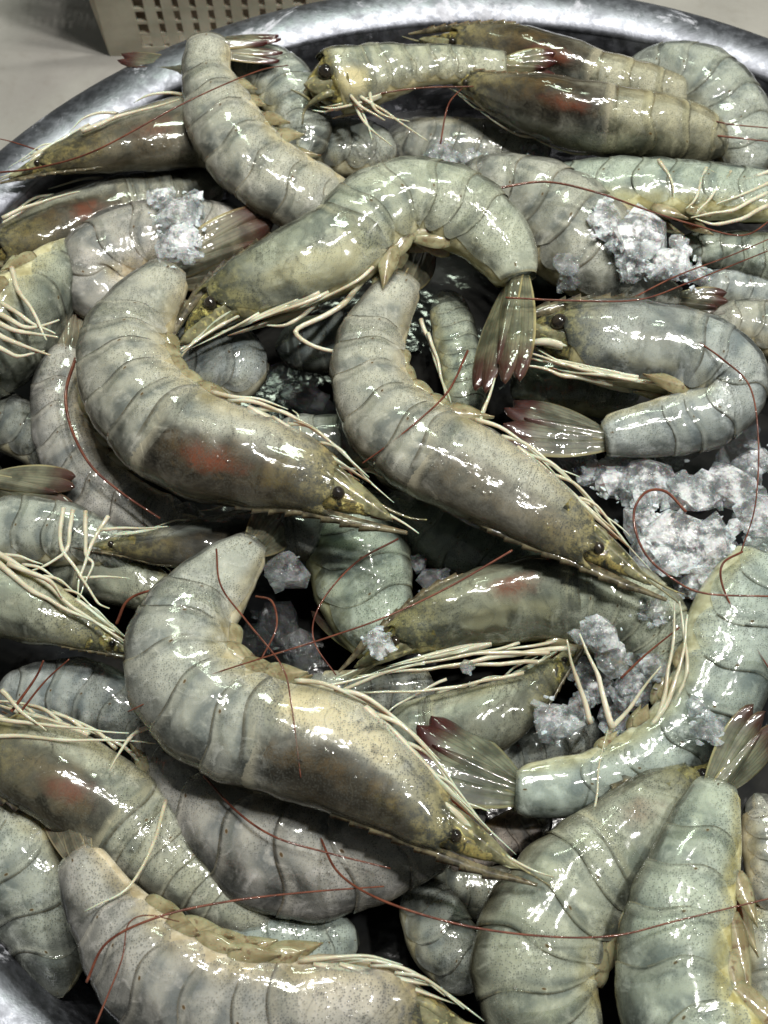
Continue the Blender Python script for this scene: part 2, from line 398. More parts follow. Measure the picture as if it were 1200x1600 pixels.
def shrimp(name, label, pts, z=2.0, dors=None, roll=0, fan=None, cf=.47, s6=.83, head=True, tint=(1, 1, 1), organ=.6, red=0., cream=0., yellow=.6,
           redtip=.8, legs=5, leglen=1.0, pleo=True, antennae=(), plegs=(), kn=.66, seed=0, fanw=None, rost=True, fansp=1.0, cat='shrimp', abt=None, nseg=6, zf=None, pleolen=1.0, clip=None, lodge=1.0):
    rnd = random.Random(seed*17+5); 
    B = Body(pts, z, dors, roll, kn, (not head, fan is None))
    root = bpy.data.objects.new(name, None); col.objects.link(root)
    org = B.C[B.N//2]; root.location = Vector(org)*CM
    root.empty_display_size = .01
    tag(root, label, cat, 'raw shrimps heaped in the bowl')
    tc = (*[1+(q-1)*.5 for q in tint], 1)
    def part(nm, V, Fc, mat, uv=None, smooth=True):
        if nm in ('abdomen_segment', 'carapace', 'flesh', 'snout'):      # plates face outwards
            Fl = Fc if isinstance(Fc, list) else Fc.tolist(); Va = np.asarray(V); acc = 0
            for f_ in Fl[len(Fl)//3:2*len(Fl)//3:7]:
                q0, q1, q2 = Va[f_[0]], Va[f_[1]], Va[f_[2]]; cc = (q0+q2)/2
                acc += np.dot(np.cross(q1-q0, q2-q0), cc-B.C[np.argmin(((B.C-cc)**2).sum(1))])
            Fc = [f_[::-1] for f_ in Fl] if acc < 0 else Fl
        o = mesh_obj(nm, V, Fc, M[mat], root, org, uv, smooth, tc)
        o['organ'] = float(organ); o['red'] = float(red); o['cream'] = float(cream); o['yellow'] = float(yellow); o['redtip'] = float(redtip)
        return o
    sed = seed*3.7
    def disp(V): return np.array([nz(p, 1.0, sed)*.075+nz(p, 2.6, sed)*.026+nz(p, 7, sed)*.003 for p in V])
    # ---- abdomen segments, each tucked under the one before
    if head:
        w_ = {6: [.19, .42, .64, .83, 1.0]}.get(nseg, list(np.linspace(0, 1, nseg)[1:]))
        cuts = np.concatenate([[cf], cf+(s6-cf)*np.array(w_), [1.0]])
    else:
        ns = int(np.clip(round(B.L/(.80*B.w.max())), 2, 9)); q_ = np.ones(ns); q_[-1] = 1.5 if fan is not None else 1
        cuts = np.r_[0, np.cumsum(q_)/q_.sum()]; cf = 0.0
    ns = len(cuts)-1
    # ---- flesh underneath, one smooth tube from the head to the tail
    n, m = 90, 24
    u = np.repeat(np.linspace(.12 if head else .0, .995, n), m); ph = np.tile(np.linspace(0, 2*math.pi, m, endpoint=False), n)
    V = B.surf(u, ph, (.955-.015*np.clip(np.cos(ph), 0, 1))*(1-.5*np.clip((u-.97)/.03, 0, 1)**2)*(1-.6*np.clip((.15-u)/.03, 0, 1)))
    V = V+norm_field(V, B.C)*disp(V)[:, None]
    f = grid_faces(n, m, True).tolist(); f.append(list(range(m))[::-1]); f.append(list(range((n-1)*m, n*m)))
    up = np.interp(u, np.r_[0, cuts] if head else cuts, np.arange(len(cuts)+(1 if head else 0))+(0 if head else 1))
    part('flesh', V, f, 'belly', np.stack([up, np.abs(np.where(ph > math.pi, ph-2*math.pi, ph))/math.pi], 1))
    PM = math.radians(148)
    nu, nv = 14, 37
    def edge(i, phi):
        if i == 0: return cf+.018*np.cos(phi)*0-.012*np.sin(phi)**2
        if i == ns: return 1.0+0*phi
        L_ = cuts[i]-cuts[i-1]
        a = np.abs(phi)
        return cuts[i]+L_*(.20*np.exp(-((a-1.75)/.55)**2)-.10*np.exp(-((a-.9)/.5)**2))
    for i in range(ns):
        Ls = cuts[i+1]-cuts[i]
        uu = np.linspace(0, 1, nu)
        U = np.repeat(uu, nv); 
        lobe = PM-math.radians(26 if i < ns-1 else 14)*np.abs(2*U-1)**2.2
        ph = np.tile(np.linspace(-1, 1, nv), nu)*lobe
        s0 = np.maximum(edge(i, ph)-Ls*.24, 0 if not head else -1); s1 = edge(i+1, ph)
        if i == ns-1: s1 = np.full_like(s0, .998)
        S = s0+(s1-s0)*U
        prof = .974+.028*np.sin(np.clip(U*1.15, 0, 1)*math.pi/2)-.012*np.exp(-((U-.84)/.09)**2)
        prof = prof+.030*np.sin(np.pi*np.clip((U-.2)/.8, 0, 1))-.006+.013*np.clip((U-.78)/.22, 0, 1)**2
        if i == ns-1 and fan is not None: prof = prof-.06*np.clip((U-.85)/.15, 0, 1)**2+.0
        V = B.surf(S, ph, prof)
        Nv = norm_field(V, B.C)
        k = disp(V)
        V = V+Nv*k[:, None]
        # thin inner lip so the margin has thickness
        lip = B.surf(S, ph, prof-.022).reshape(nu, nv, 3)[-1]
        V2 = np.vstack([V, lip]); f = grid_faces(nu+1, nv)
        uv = np.stack([np.r_[U, np.ones(nv)], np.abs(np.r_[ph, ph[-nv:]])/math.pi], 1)
        sg_ = part('abdomen_segment', V2, f, 'shell', uv)
        if abt: sg_.color = (*abt, 1)
    # ---- carapace
    if head:
        nu, nv = 40, 45
        U = np.repeat(np.linspace(0, 1, nu), nv)
        half = math.radians(150)-math.radians(30)*np.exp(-((U)/.12)**2)
        ph = np.tile(np.linspace(-1, 1, nv), nu)*half
        a = np.abs(ph)
        s0 = .125-.045*np.exp(-(a/.5)**2)+.014*np.sin(a*3+1); s1 = cf+.012+.020*np.exp(-((a-1.9)/.6)**2)
        S = s0+(s1-s0)*U
        prof = .97+.04*np.sin(np.pi*U)+.020*np.clip((U-.90)/.10, 0, 1)**2-.010*np.exp(-((U-.88)/.03)**2)
        prof += -.035*np.exp(-((U-.40-.16*np.cos(a))/.035)**2)*(a < 1.9)*(a > .4)      # groove behind the head
        prof += -.03*np.exp(-((a-1.75)/.07)**2)*np.clip((U-.05)/.1, 0, 1)*np.clip((.55-U)/.1, 0, 1)
        prof += -.022*np.exp(-((a-1.1-.35*U)/.06)**2)*np.clip((.40-U)/.1, 0, 1)
        prof += .02*np.exp(-((a-1.45)/.3)**2)*np.sin(np.pi*np.clip(U/.5, 0, 1))
        V = B.surf(S, ph, prof)
        Nv = norm_field(V, B.C)
        k = disp(V); V = V+Nv*k[:, None]
        lip = B.surf(S, ph, prof-.035).reshape(nu, nv, 3)
        V = V.reshape(nu, nv, 3); V = np.concatenate([lip[:1], V, lip[-1:]], 0).reshape(-1, 3)
        UU = np.r_[np.zeros(nv), U, np.ones(nv)]; aa = np.r_[a[:nv], a, a[-nv:]]
        cp = part('carapace', V, grid_faces(nu+2, nv), 'carapace', np.stack([UU, aa/math.pi], 1))
        # snout core under the scales
        n, m = 18, 14
        U = np.repeat(np.linspace(0, 1, n), m); phv = np.tile(np.linspace(0, 2*math.pi, m, endpoint=False), n)
        V = B.surf(.02+.18*U, phv, .42+.52*U**.6)
        k = np.array([nz(p, 4, sed)*.07 for p in V]); V = V+norm_field(V, B.C)*k[:, None]
        f = grid_faces(n, m, True).tolist(); f.append(list(range(m))[::-1])
        part('snout', V, f, 'snout', np.stack([U, phv], 1))
        # antennal scales: long blades at either side of the snout
        Lh = B.L
        for sg in (1, -1):
            C, T, D, Nn, wv = B.at(.165); C0, T0, D0, N0, w0 = B.at(0.0)
            base = C+Nn*sg*wv*B.kn*.70-D*wv*.22
            tip = C0-T0*Lh*.012+N0*sg*w0*.5+D0*w0*.1
            ax = tip-base; LL = np.linalg.norm(ax); ax /= LL
            wd = norm(D-ax*(D@ax)); nr = norm(np.cross(ax, wd)); nr = nr if nr@Nn > 0 else -nr
            V, f, uv = leaf(base, ax, wd, nr*sg, LL, wv*.38, wv*.05, bend=-.02, tipw=.3, pw=.75)
            part('antennal_scale', V, f, 'scale', uv)
            # short inner flagella and peduncle
            q = [C+Nn*sg*wv*.25-D*wv*.45, C-T*Lh*.05+Nn*sg*wv*.3-D*wv*.42, (C*.4+C0*.6)+N0*sg*w0*.6-D*w0*.8, C0-T0*Lh*.03-D0*w0*(.6+.4*sg), C0-T0*Lh*.07-D0*w0*(.8+sg)]
            q, _ = resample(q, 16); V, f, uv = tube(q, np.interp(np.linspace(0, 1, 16), [0, .4, .7, 1], [.14*wv, .11*wv, .05*wv, .02*wv])); part('antennule', V, f, 'leg' if rnd.random() < .5 else 'scale', uv)
            # eye
            Ce, Te, De, Ne, we = B.at(.105)
            re = max(.10, .27*we)
            pc = Ce+Ne*sg*(we*B.kn*.70)+De*we*.18
            st, fs, us = tube(resample([Ce+De*we*.2+Te*Lh*.03, Ce+De*we*.28+Ne*sg*we*.4+Te*Lh*.012, pc], 7)[0], np.linspace(.55, .8, 7)*re, 8)
            es = part('eye_stalk', st, fs, 'scale', us)
            V, f, uv = ball(pc, re, 14, 10); V = pc+(V-pc)*np.array([1, 1, 1])
            eo = part('eye', V, f, 'eye', uv); 
        for sg, a0, a1, wd0 in ((1, .34, .10, .12), (1, .29, .06, .08), (-1, .33, .09, .11)):
            C, T, D, Nn, wv = B.at(a0); C1, T1, D1, N1, w1 = B.at(a1)
            base = C-D*wv*.86+Nn*wv*.34*sg; tip = C1-D1*w1*(.95+.2*rnd.random())+N1*w1*.25*sg
            ax = tip-base; LL = np.linalg.norm(ax); ax /= LL; wd = norm(D-ax*(D@ax)); nr = norm(np.cross(ax, wd)); nr = nr if nr@Nn > 0 else -nr
            V, f, uv = leaf(base, ax, wd, nr, LL, wv*wd0, wv*.06, bend=.03, tipw=.6, pw=.6, pex=.9); part('mouthpart', V, f, 'leg', uv)
        # rostrum, a toothed blade on the dorsal ridge
        if rost:
            n = 150
            uu = np.linspace(.34, -.05, n); C, T, D, Nn, wv = B.at(uu)
            _, _, Dc, _, wc = B.at(np.array(.13))
            x = np.clip((.13-uu)/.18, 0, 1)
            off = np.where(uu > .13, wv*1.02, wc*1.02*(1-x)+(.25*wc)*x)
            basep = C+D*off[:, None]
            hgt = wc*.15*np.clip((.34-uu)/.08, 0, 1)*(1-np.clip((.02-uu)/.07, 0, 1)*.8)
            ph = (uu*27) % 1.0
            teeth = wc*.13*ph**1.5*(uu < .31)*(uu > .0)
            dn = wc*.20*np.clip((.15-uu)/.05, 0, 1)*(1-x)
            th = wc*.055
            V = []; 
            for i in range(n):
                V += [basep[i]-D[i]*(dn[i]+.08*wc)+Nn[i]*th*1.3, basep[i]+D[i]*hgt[i]*.3+Nn[i]*th, basep[i]+D[i]*(hgt[i]+teeth[i]), basep[i]+D[i]*hgt[i]*.3-Nn[i]*th, basep[i]-D[i]*(dn[i]+.08*wc)-Nn[i]*th*1.3]
            f = grid_faces(n, 5, True).tolist(); f += [list(range(5)), list(range((n-1)*5, n*5))[::-1]]
            part('rostrum', np.array(V), f, 'rostrum', np.zeros((n*5, 2)), True)
        # walking legs, folded forward under the head
        for i in range(legs):
            sb = .19+(cf-.22)*i/max(1, legs-1)
            C, T, D, Nn, wv = B.at(sb); C2, T2, D2, N2, w2 = B.at(sb-.10); C3, T3, D3, N3, w3 = B.at(sb-.22)
            k = leglen*rnd.uniform(.8, 1.15)
            p0 = C-D*wv*.90+Nn*wv*.30
            p1 = C-D*wv*(.92+.05*k)+Nn*wv*.42-T*wv*.5
            p2 = C2-D2*w2*(.94+.10*k*rnd.uniform(.0, 1.2))+N2*w2*rnd.uniform(.2, .5)-T2*w2*.3
            p3 = C3-D3*w3*(.95+.25*k*rnd.uniform(-.2, 1.4))+N3*w2*rnd.uniform(.1, .5)
            pts_ = [p0, p1, p2, p2*.3+p3*.7]
            dense = np.array([pts_[0]*(1-a)+pts_[1]*a for a in np.linspace(0, 1, 5)]+[pts_[1]*(1-a)+pts_[2]*a for a in np.linspace(.15, 1, 6)]+[pts_[2]*(1-a)+pts_[3]*a for a in np.linspace(.15, 1, 6)])
            
            for _q in range(4): dense[1:-1] = (dense[:-2]+2*dense[1:-1]+dense[2:])/4
            V, f, uv = tube(dense, wv*np.interp(np.linspace(0, 1, len(dense)), [0, .3, .62, .66, 1], [.05, .038, .026, .030, .008]), 7)
            part('walking_leg', V, f, 'leg', uv)
    # ---- swimming legs on the belly
    if pleo:
        for i in (range(min(5, ns-1)) if head else range(max(0, ns-5), ns-1)):
            sb = (cuts[i]+cuts[i+1])/2
            C, T, D, Nn, wv = B.at(sb)
            for sg in (1, -1):
                base = C-D*wv*.80+Nn*wv*.28*sg
                ax = norm(-D*rnd.uniform(.25, .6)-T*rnd.uniform(.85, 1.1)*(1 if i < 4 else .7)+Nn*rnd.uniform(-.1, .25))
                wd = norm(np.cross(ax, Nn)); nr = norm(np.cross(ax, wd)); nr = nr if nr@Nn > 0 else -nr
                V, f, uv = leaf(base, ax, wd, nr, wv*rnd.uniform(.7, 1.15)*pleolen*(1 if sg > 0 else 1.15), wv*.25, wv*.02, bend=rnd.uniform(-.12, .08), tipw=.7, nu=12, nv=7, pw=.6, pex=1.0)
                part('pleopod', V, f, 'pleopod', uv)
    # ---- tail fan
    if fan is not None:
        C, T, D, Nn, wv = B.at(.995)
        zt = (z if isinstance(z, (int, float)) else z[-1]) if zf is None else zf
        tip = P(fan[0], fan[1], zt)
        ax = tip-C; LL = np.linalg.norm(ax); ax = ax/LL
        side = norm(D-ax*(D@ax)); nr = norm(np.cross(ax, side)); 
        if nr[2] < 0: nr = -nr
        # the fan opens partly in the body's own lateral direction
        fr = math.radians(fan[3] if len(fan) > 3 else 25)
        sp = side*math.cos(fr)+nr*math.sin(fr); nn = norm(np.cross(ax, sp)); nn = nn if nn[2] > 0 else -nn
        fw = fan[2]/proj_scale(C)
        base = C-ax*wv*.25
        for k, (an, ln, wd_, h) in enumerate([(-1, .96, .55, -.10), (1, .96, .55, -.06), (-.45, 1.0, .50, .02), (.45, .98, .50, .06)]):
            a_ = an*fw/LL*.62*fansp
            d = norm(ax*math.cos(a_)+sp*math.sin(a_)); wdv = norm(np.cross(nn, d))
            V, f, uv = leaf(base+sp*an*wv*.35+nn*h*wv, d, wdv, nn, (LL+wv*.25)*ln, max(fw*wd_, wv*.3), wv*.05, bend=.02*(1 if k % 2 else -1), ridge=.10, tipw=.35, nu=22, nv=13, pw=1.35)
            part('uropod', V, f, 'tail', uv)
        V, f, uv = leaf(base+nn*wv*.16, ax, norm(np.cross(nn, ax)), nn, (LL+wv*.25)*.80, wv*.42, wv*.10, ridge=.2, tipw=1.0, nu=16, nv=9, pw=.55)
        part('telson', V, f, 'tail', uv)
    for a in antennae: add_line(part, 'antenna', a, 'antenna')
    for a in plegs: add_line(part, 'walking_leg', a, 'leg')
    return root
def proj_scale(C):
    q = Rx.T @ (np.asarray(C)-np.array([0, 0, CZ])); return F/-q[2]
def add_line(part, nm, a, mat):
    """a = (height or heights, radius px, [(x, y), ...])"""
    zz, r, pp = a
    L_ = np.linspace(0, 1, len(pp)); zz = np.interp(L_, np.linspace(0, 1, 2 if isinstance(zz, (int, float)) else len(zz)), (zz, zz) if isinstance(zz, (int, float)) else zz)
    q = np.array([P(x, y, h) for (x, y), h in zip(pp, zz)])
    n = 14*len(pp)
    if mat == 'leg':                      # jointed, with firm corners
        d = []
        for i in range(len(q)-1):
            for t_ in np.linspace(0, 1, 7, endpoint=False): d.append(q[i]*(1-t_)+q[i+1]*t_)
        d.append(q[-1]); d = np.array(d)
        for _ in range(5): d[1:-1] = (d[:-2]+2*d[1:-1]+d[2:])/4
        sd = abs(pp[0][0])*.13; d += np.array([[nz(p, 1.1, sd), nz(p, 1.1, sd+4), 0] for p in d])*.10
        q = d; n = len(q)
        knot = np.ones(n); knot[7:-1:7] = 1.18
        taper = np.linspace(1.1, .3, n)*knot
    else:
        q, _ = resample(q, n, 4); taper = np.linspace(1, .55, n)
    rr = r/proj_scale(q[0])*(.68 if mat == 'antenna' else .60)
    V, f, uv = tube(q, rr*taper, 7); part(nm, V, f, mat, uv)
def norm_field(V, C):
    d = V[:, None, :]-C[None, ::12, :]; k = np.argmin((d**2).sum(-1), 1)
    n_ = V-C[::12][k]; return n_/(np.linalg.norm(n_, axis=1)[:, None]+1e-9)
def ball(c, r, nu=16, nv=10):
    V = []; uv = []
    for i in range(nv+1):
        th = math.pi*i/nv
        for j in range(nu):
            a = 2*math.pi*j/nu; V.append(np.asarray(c)+r*np.array([math.sin(th)*math.cos(a), math.sin(th)*math.sin(a), math.cos(th)])); uv.append((i/nv, j/nu))
    return np.array(V), grid_faces(nv+1, nu, True).tolist(), np.array(uv)
# ------------------------------------------------------------------ the setting
BC = np.array([3.5, 18.0, 0.0]); BR = 20.95; RZ = 2.7      # bowl centre, outer radius, rim height (cm)
def lathe(name, prof, mat, parent=None, org=(0, 0, 0), n=180, wob=0.0):
    V = []; 
    for k, (r, z) in enumerate(prof):
        for j in range(n):
            a = 2*math.pi*j/n
            rr = r+wob*noise.noise(Vector((math.cos(a)*3, math.sin(a)*3, k*.12)))
            V.append((BC[0]+rr*math.cos(a), BC[1]+rr*math.sin(a), z+wob*.5*noise.noise(Vector((math.cos(a)*2, math.sin(a)*2, 5+k*.1)))))
    return mesh_obj(name, V, grid_faces(len(prof), n, True), mat, parent, org)
tb = mesh_obj('countertop', [(-120, -60, -9), (140, -60, -9), (140, 200, -9), (-120, 200, -9)], [[0, 1, 2, 3]], M['table'], smooth=False)
tag(tb, kind='structure')
bowl = bpy.data.objects.new('metal_bowl', None); col.objects.link(bowl); bowl.location = Vector((BC[0], BC[1], -9))*CM
tag(bowl, 'wide worn aluminium bowl with a rolled rim holding the shrimps', 'bowl')
bo = (BC[0], BC[1], -9)
roll_ = [(BR-1.15+1.15*math.cos(a), RZ-.65+.70*math.sin(a)) for a in np.radians(np.linspace(-60, 152, 26))]
inner = [(BR-2.15, RZ-.38), (BR-2.35, RZ-.9), (BR-2.55, RZ-2.0), (BR-3.0, RZ-3.6), (BR-4.0, RZ-6), (BR-6, -7.2), (BR-9, -8.4), (1, -8.7)]
lathe('bowl_wall', inner+[(.5, -8.7)], M['metal'], bowl, bo, wob=.06)
lathe('bowl_rim', roll_+[(BR-2.17, RZ-.42)], M['metal'], bowl, bo, wob=.06)
lathe('bowl_outside', [(BR-.6, RZ-1.0), (BR-1.1, RZ-1.4), (BR-1.9, RZ-4), (BR-3.2, RZ-7), (BR-6, -8.95), (1, -8.97)], M['metal'], bowl, bo)
n = 120; V = [(BC[0], BC[1], -.9)]+[(BC[0]+(BR-2.95)*math.cos(2*math.pi*j/n), BC[1]+(BR-2.95)*math.sin(2*math.pi*j/n), -.9) for j in range(n)]
wt = mesh_obj('meltwater', V, [[0, 1+j, 1+(j+1) % n] for j in range(n)], M['water']); tag(wt, kind='structure')

# perforated crate behind the bowl, standing on the counter
def box(V, Fc, a, b, fr):
    """box from corner a to corner b in the frame fr = (origin, x, y, z)"""
    o, X, Y, Z = fr; i0 = len(V)
    for x in (a[0], b[0]):
        for y in (a[1], b[1]):
            for z in (a[2], b[2]): V.append(o+X*x+Y*y+Z*z)
    Fc += [[i0+k for k in q] for q in ([0, 1, 3, 2], [4, 6, 7, 5], [0, 4, 5, 1], [2, 3, 7, 6], [0, 2, 6, 4], [1, 5, 7, 3])]
def crate(name, label, o, ang, W, D_, H, lean=.10, cols=14, rows=7, mx=1.0):
    o = np.array(o, float); X = np.array([math.cos(ang), math.sin(ang), 0]); Yv = np.array([-math.sin(ang), math.cos(ang), 0]); Z = np.array([0, 0, 1.])
    root = bpy.data.objects.new(name, None); col.objects.link(root); root.location = Vector(o)*CM; tag(root, label, 'crate')
    def wall(fr, W_, nm):
        V, Fc = [], []
        t_ = .25; mz = .55; 
        box(V, Fc, (0, 0, 0), (W_, t_, mz), fr); box(V, Fc, (0, 0, H-1.2), (W_, t_, H), fr)
        box(V, Fc, (0, 0, mz), (mx, t_, H-1.2), fr); box(V, Fc, (W_-mx, 0, mz), (W_, t_, H-1.2), fr)
        cw = (W_-2*mx)/cols; rh = (H-1.2-mz)/rows
        for c_ in range(1, cols): box(V, Fc, (mx+c_*cw-.19*cw*2, .02, mz), (mx+c_*cw+.13*cw*2, t_-.02, H-1.2), fr)
        for r_ in range(1, rows): box(V, Fc, (mx, .045, mz+r_*rh-.10), (W_-mx, t_-.045, mz+r_*rh+.10), fr)
        mesh_obj(nm, V, Fc, M['plastic'], root, o, smooth=False)
    zl = norm(Z-Yv*lean)
    wall((o, X, Yv, zl), W, 'perforated_wall')
    zl2 = norm(Z-X*lean)
    wall((o, Yv, X, zl2), D_, 'perforated_wall')
    V, Fc = [], []; box(V, Fc, (.3, .3, .05), (W-.3, D_-.3, .35), (o, X, Yv, Z)); mesh_obj('crate_bottom', V, Fc, M['plastic'], root, o, smooth=False)
    # something brown lying inside
    V, Fc, uv = ball(np.array([0, 0, 0]), 1, 30, 16); V = o+X*W*.5+Yv*(D_*.5)+Z*.6+np.clip(V*np.array([W*.7, D_*.7, H*.9]), [-W*.5+.9, -D_*.5+.9, -9], [W*.5-.9, D_*.5-.9, 9]); V = V+np.array([[nz(p, .6)*.4, nz(p, .6, 3)*.4, nz(p, .6, 6)*.6] for p in V])
    mesh_obj('residue_lump', V, Fc, M['residue'], root, o)
    return root
p0 = P(172, 88, -9)
crate('plastic_crate', 'cream perforated plastic crate standing behind the bowl at its far left', p0, math.radians(2), 11.5, 14, 15, cols=10, rows=17, mx=1.7)
p1 = P(1105, -30, -9)
crate('plastic_crate', 'cream plastic crate edge behind the far right of the bowl rim', p1+np.array([0, 3, 0]), math.radians(-20), 22, 16, 8, cols=15, rows=7)
# ------------------------------------------------------------------ the shrimps, one by one (midline x, y, half depth in the photograph; heights in cm)
GR = (.95, 1, .92); BL = (.92, 1, 1.08); WM = (1.08, 1, .86); PK = (1.1, .98, .98); YG = (1.0, 1.05, .78); BR_ = (1.0, .88, .70); DK = (.6, .62, .6)
shrimp('shrimp', 'large shrimp left of centre, head pointing right with a rusty red patch behind it',
  [(606,808,13),(545,779,36),(470,742,62),(390,716,77),(310,694,84),(248,652,84),(206,595,78),(200,535,69),(228,480,54),(270,425,32)], (4.3,4.2,3.9,3.2), fan=(440,363,52,30), cf=.49, red=1.0, organ=1.0, tint=WM, seed=1, roll=8, zf=2.6,
  antennae=[(( 3.9,3.2,2.9),2.6,[(560,770),(545,735),(520,715),(470,712),(432,690)])],
  plegs=[(3.2,5,[(600,745),(575,733),(530,728),(478,690)]),(3.0,4,[(560,740),(600,712),(640,690)]),(3.2,4.5,[(440,700),(470,682),(468,648),(458,640)])])
shrimp('shrimp', 'pale green shrimp arching over the upper middle, tail fan hanging down',
  [(285,535,14),(325,495,36),(385,455,48),(455,425,60),(530,390,66),(585,338,66),(655,312,60),(735,342,60),(785,392,50),(806,440,34)], (3.2,3.8,4.2,4.2,3.8), fan=(772,608,42,20), cf=.47, organ=.1, cream=.6, tint=YG, seed=2, roll=4, legs=4, redtip=.9, pleolen=1.15,
  plegs=[(3.6,9,[(560,430),(500,462),(400,482),(345,505),(288,550)]),(3.7,8,[(575,420),(545,475),(445,520),(530,557),(562,520),(590,490)]),(3.7,8,[(540,440),(480,478),(415,480)]),(3.6,7,[(520,450),(455,510),(420,508)])])
shrimp('shrimp', 'large shrimp at the centre, tail up, head pointing down right beside the ice',
  [(1010,908,9),(945,866,32),(872,817,54),(790,767,69),(710,722,76),(640,680,76),(592,625,66),(578,560,57),(597,500,47),(638,440,27)], (3.9,4.0,3.9,3.2), fan=(668,372,34,20), cf=.47, organ=.65, tint=WM, seed=3, roll=12, zf=2.4,
  antennae=[((4.6,4.9,4.3),3,[(731,548),(700,612),(650,660),(600,700),(566,724)])],
  plegs=[(3.6,5,[(820,705),(880,762),(940,800),(985,838)]),(3.5,5,[(800,700),(855,725),(905,745)]),(4.2,8,[(735,690),(760,640),(775,590)])])
shrimp('shrimp', 'largest shrimp lying in the lower centre, cream flank and dark organs behind its head',
  [(800,1352,8),(735,1318,32),(672,1275,52),(595,1218,76),(512,1168,93),(430,1145,92),(342,1112,94),(282,1040,87),(300,965,73),(352,900,52),(402,850,27)], (4.0,4.3,4.3,4.0,3.2), fan=(448,800,34,20), cf=.48, organ=1.2, cream=1.0, tint=(1.1,1.08,1.0), seed=4, roll=(14,8,0), zf=2.0,
  antennae=[((5.2,5.6,5.2,4.5),2.6,[(800,860),(700,918),(600,965),(500,1000),(410,1028),(300,1065),(200,1112)]),((4.2,5.3,5.6,5),2.4,[(338,858),(345,915),(385,970),(440,1040),(455,1100),(470,1215)]),((3.5,4.2,4),3,[(400,932),(425,940),(432,980),(408,1030)])],
  plegs=[(3.8,6,[(640,1180),(690,1230),(740,1262)]),(3.8,6,[(650,1200),(700,1245),(765,1268)]),(3.9,5,[(480,1075),(540,1065),(600,1050)])])
shrimp('shrimp', 'curled shrimp at the right edge, body bent back so the tail fan points left',
  [(812,520,22),(865,522,46),(940,532,62),(1020,545,68),(1090,560,66),(1140,590,58),(1130,632,52),(1085,655,50),(1020,668,44),(940,682,30)], (3.4,3.6,3.8,3.4,3.2), fan=(785,650,56,25), cf=.46, organ=.25, cream=.2, tint=BL, seed=5, roll=0, redtip=.9, head=True,
  plegs=[(3.4,7,[(1000,592),(900,578),(805,552)]),(3.5,7,[(960,598),(880,590),(850,575),(800,568)]),(3.3,6,[(900,560),(850,535),(835,480)]),(3.3,6,[(880,560),(870,500),(855,470)])],
  antennae=[((4.6,4.9,4.6,3.6),2.4,[(1085,530),(1130,562),(1172,605),(1185,690),(1180,790),(1158,862)]),((4.3,4.6,4.6,4.2),2.6,[(790,465),(900,470),(1000,468),(1080,440),(1200,392)])])
shrimp('shrimp', 'broad olive shrimp at the lower right with a small orange spot near its head',
  [(1140,1180,22),(1060,1250,62),(975,1325,86),(900,1395,98),(845,1480,103),(850,1565,95),(900,1640,70),(960,1680,40)], (2.4,2.6,2.6,2.2), cf=.40, organ=.15, red=.5, tint=YG, seed=6, roll=6, kn=.7, yellow=.8, legs=0,
  antennae=[((3.0,4.8,4.6,5.0),3,[(500,1308),(530,1365),(600,1408),(720,1445),(850,1463),(960,1462),(1060,1438),(1210,1402)])])
shrimp('shrimp', 'pale green shrimp in the lower right corner with its tail end up',
  [(1300,1800,30),(1190,1720,90),(1105,1640,98),(1062,1560,92),(1058,1480,88),(1078,1390,78),(1105,1300,60),(1122,1225,34)], (3.2,3.6,3.8,3.4), fan=(1205,1120,42,30), cf=.25, organ=.1, tint=(.92,1.08,.88), seed=7, roll=-6, head=False, yellow=.9, pleolen=1.7, zf=3.6)
shrimp('shrimp', 'large pinkish grey shrimp along the bottom edge, tail at its left end',
  [(745,1622,22),(660,1596,62),(560,1580,90),(450,1582,96),(335,1570,98),(240,1515,92),(172,1430,66),(122,1335,36)], (3.4,3.9,4.0,3.4), fan=(88,1240,26,20), cf=.40, organ=.15, cream=.3, tint=PK, seed=8, roll=-4, zf=1.6,
  antennae=[((5,5.4,4.8,3.8),3.4,[(135,1535),(168,1472),(250,1432),(360,1408),(480,1394),(600,1385)]),((5.2,5.3),2.4,[(150,1600),(190,1500),(200,1445),(230,1430),(280,1440)])])
shrimp('shrimp', 'grey shrimp abdomen beneath the largest shrimp, rounded back towards the bottom',
  [(760,1240,40),(690,1270,75),(600,1300,95),(515,1325,104),(425,1322,100),(340,1275,82),(270,1205,58),(220,1130,40)], (1.8,2.0,2.1,1.8), cf=.22, head=False, tint=PK, seed=9, roll=0,
  antennae=[((3,3.5,3.3),3,[(318,1212),(370,1268),(430,1308),(510,1332),(610,1357)])])
shrimp('shrimp', 'dark olive shrimp at the left edge with pale legs on top and an orange patch',
  [(-75,1120,25),(0,1160,62),(80,1200,78),(165,1250,82),(250,1310,80),(330,1370,70),(400,1420,50),(450,1440,30)], (2.4,2.5,1.8,1.2), dors=-1, cf=.52, organ=.7, red=.7, tint=(.95,.92,.68), seed=10, roll=25,
  plegs=[(3.2,6,[(-10,1148),(100,1155),(240,1160)]),(3.3,7,[(240,1135),(200,1152),(172,1205)]),(3.3,6,[(-10,1120),(80,1135),(200,1145)]),((3.2,4.4,4.4),5.5,[(258,1252),(240,1330),(195,1392),(135,1422)]),(3.4,7,[(0,1080),(30,1110),(70,1140)])],
  antennae=[((3.2,3.8),4,[(18,1112),(55,1060),(68,1032)]),((3.2,3.8),3,[(30,1115),(70,1065),(108,1030)])])
shrimp('shrimp', 'shrimp body curling down at the lower left edge against the dark wall',
  [(-110,1240,50),(-30,1300,84),(40,1365,98),(80,1430,86),(90,1500,60),(95,1560,35)], (1.8,1.6,1.2), dors=-1, cf=.2, head=False, tint=GR, seed=11, pleo=False)
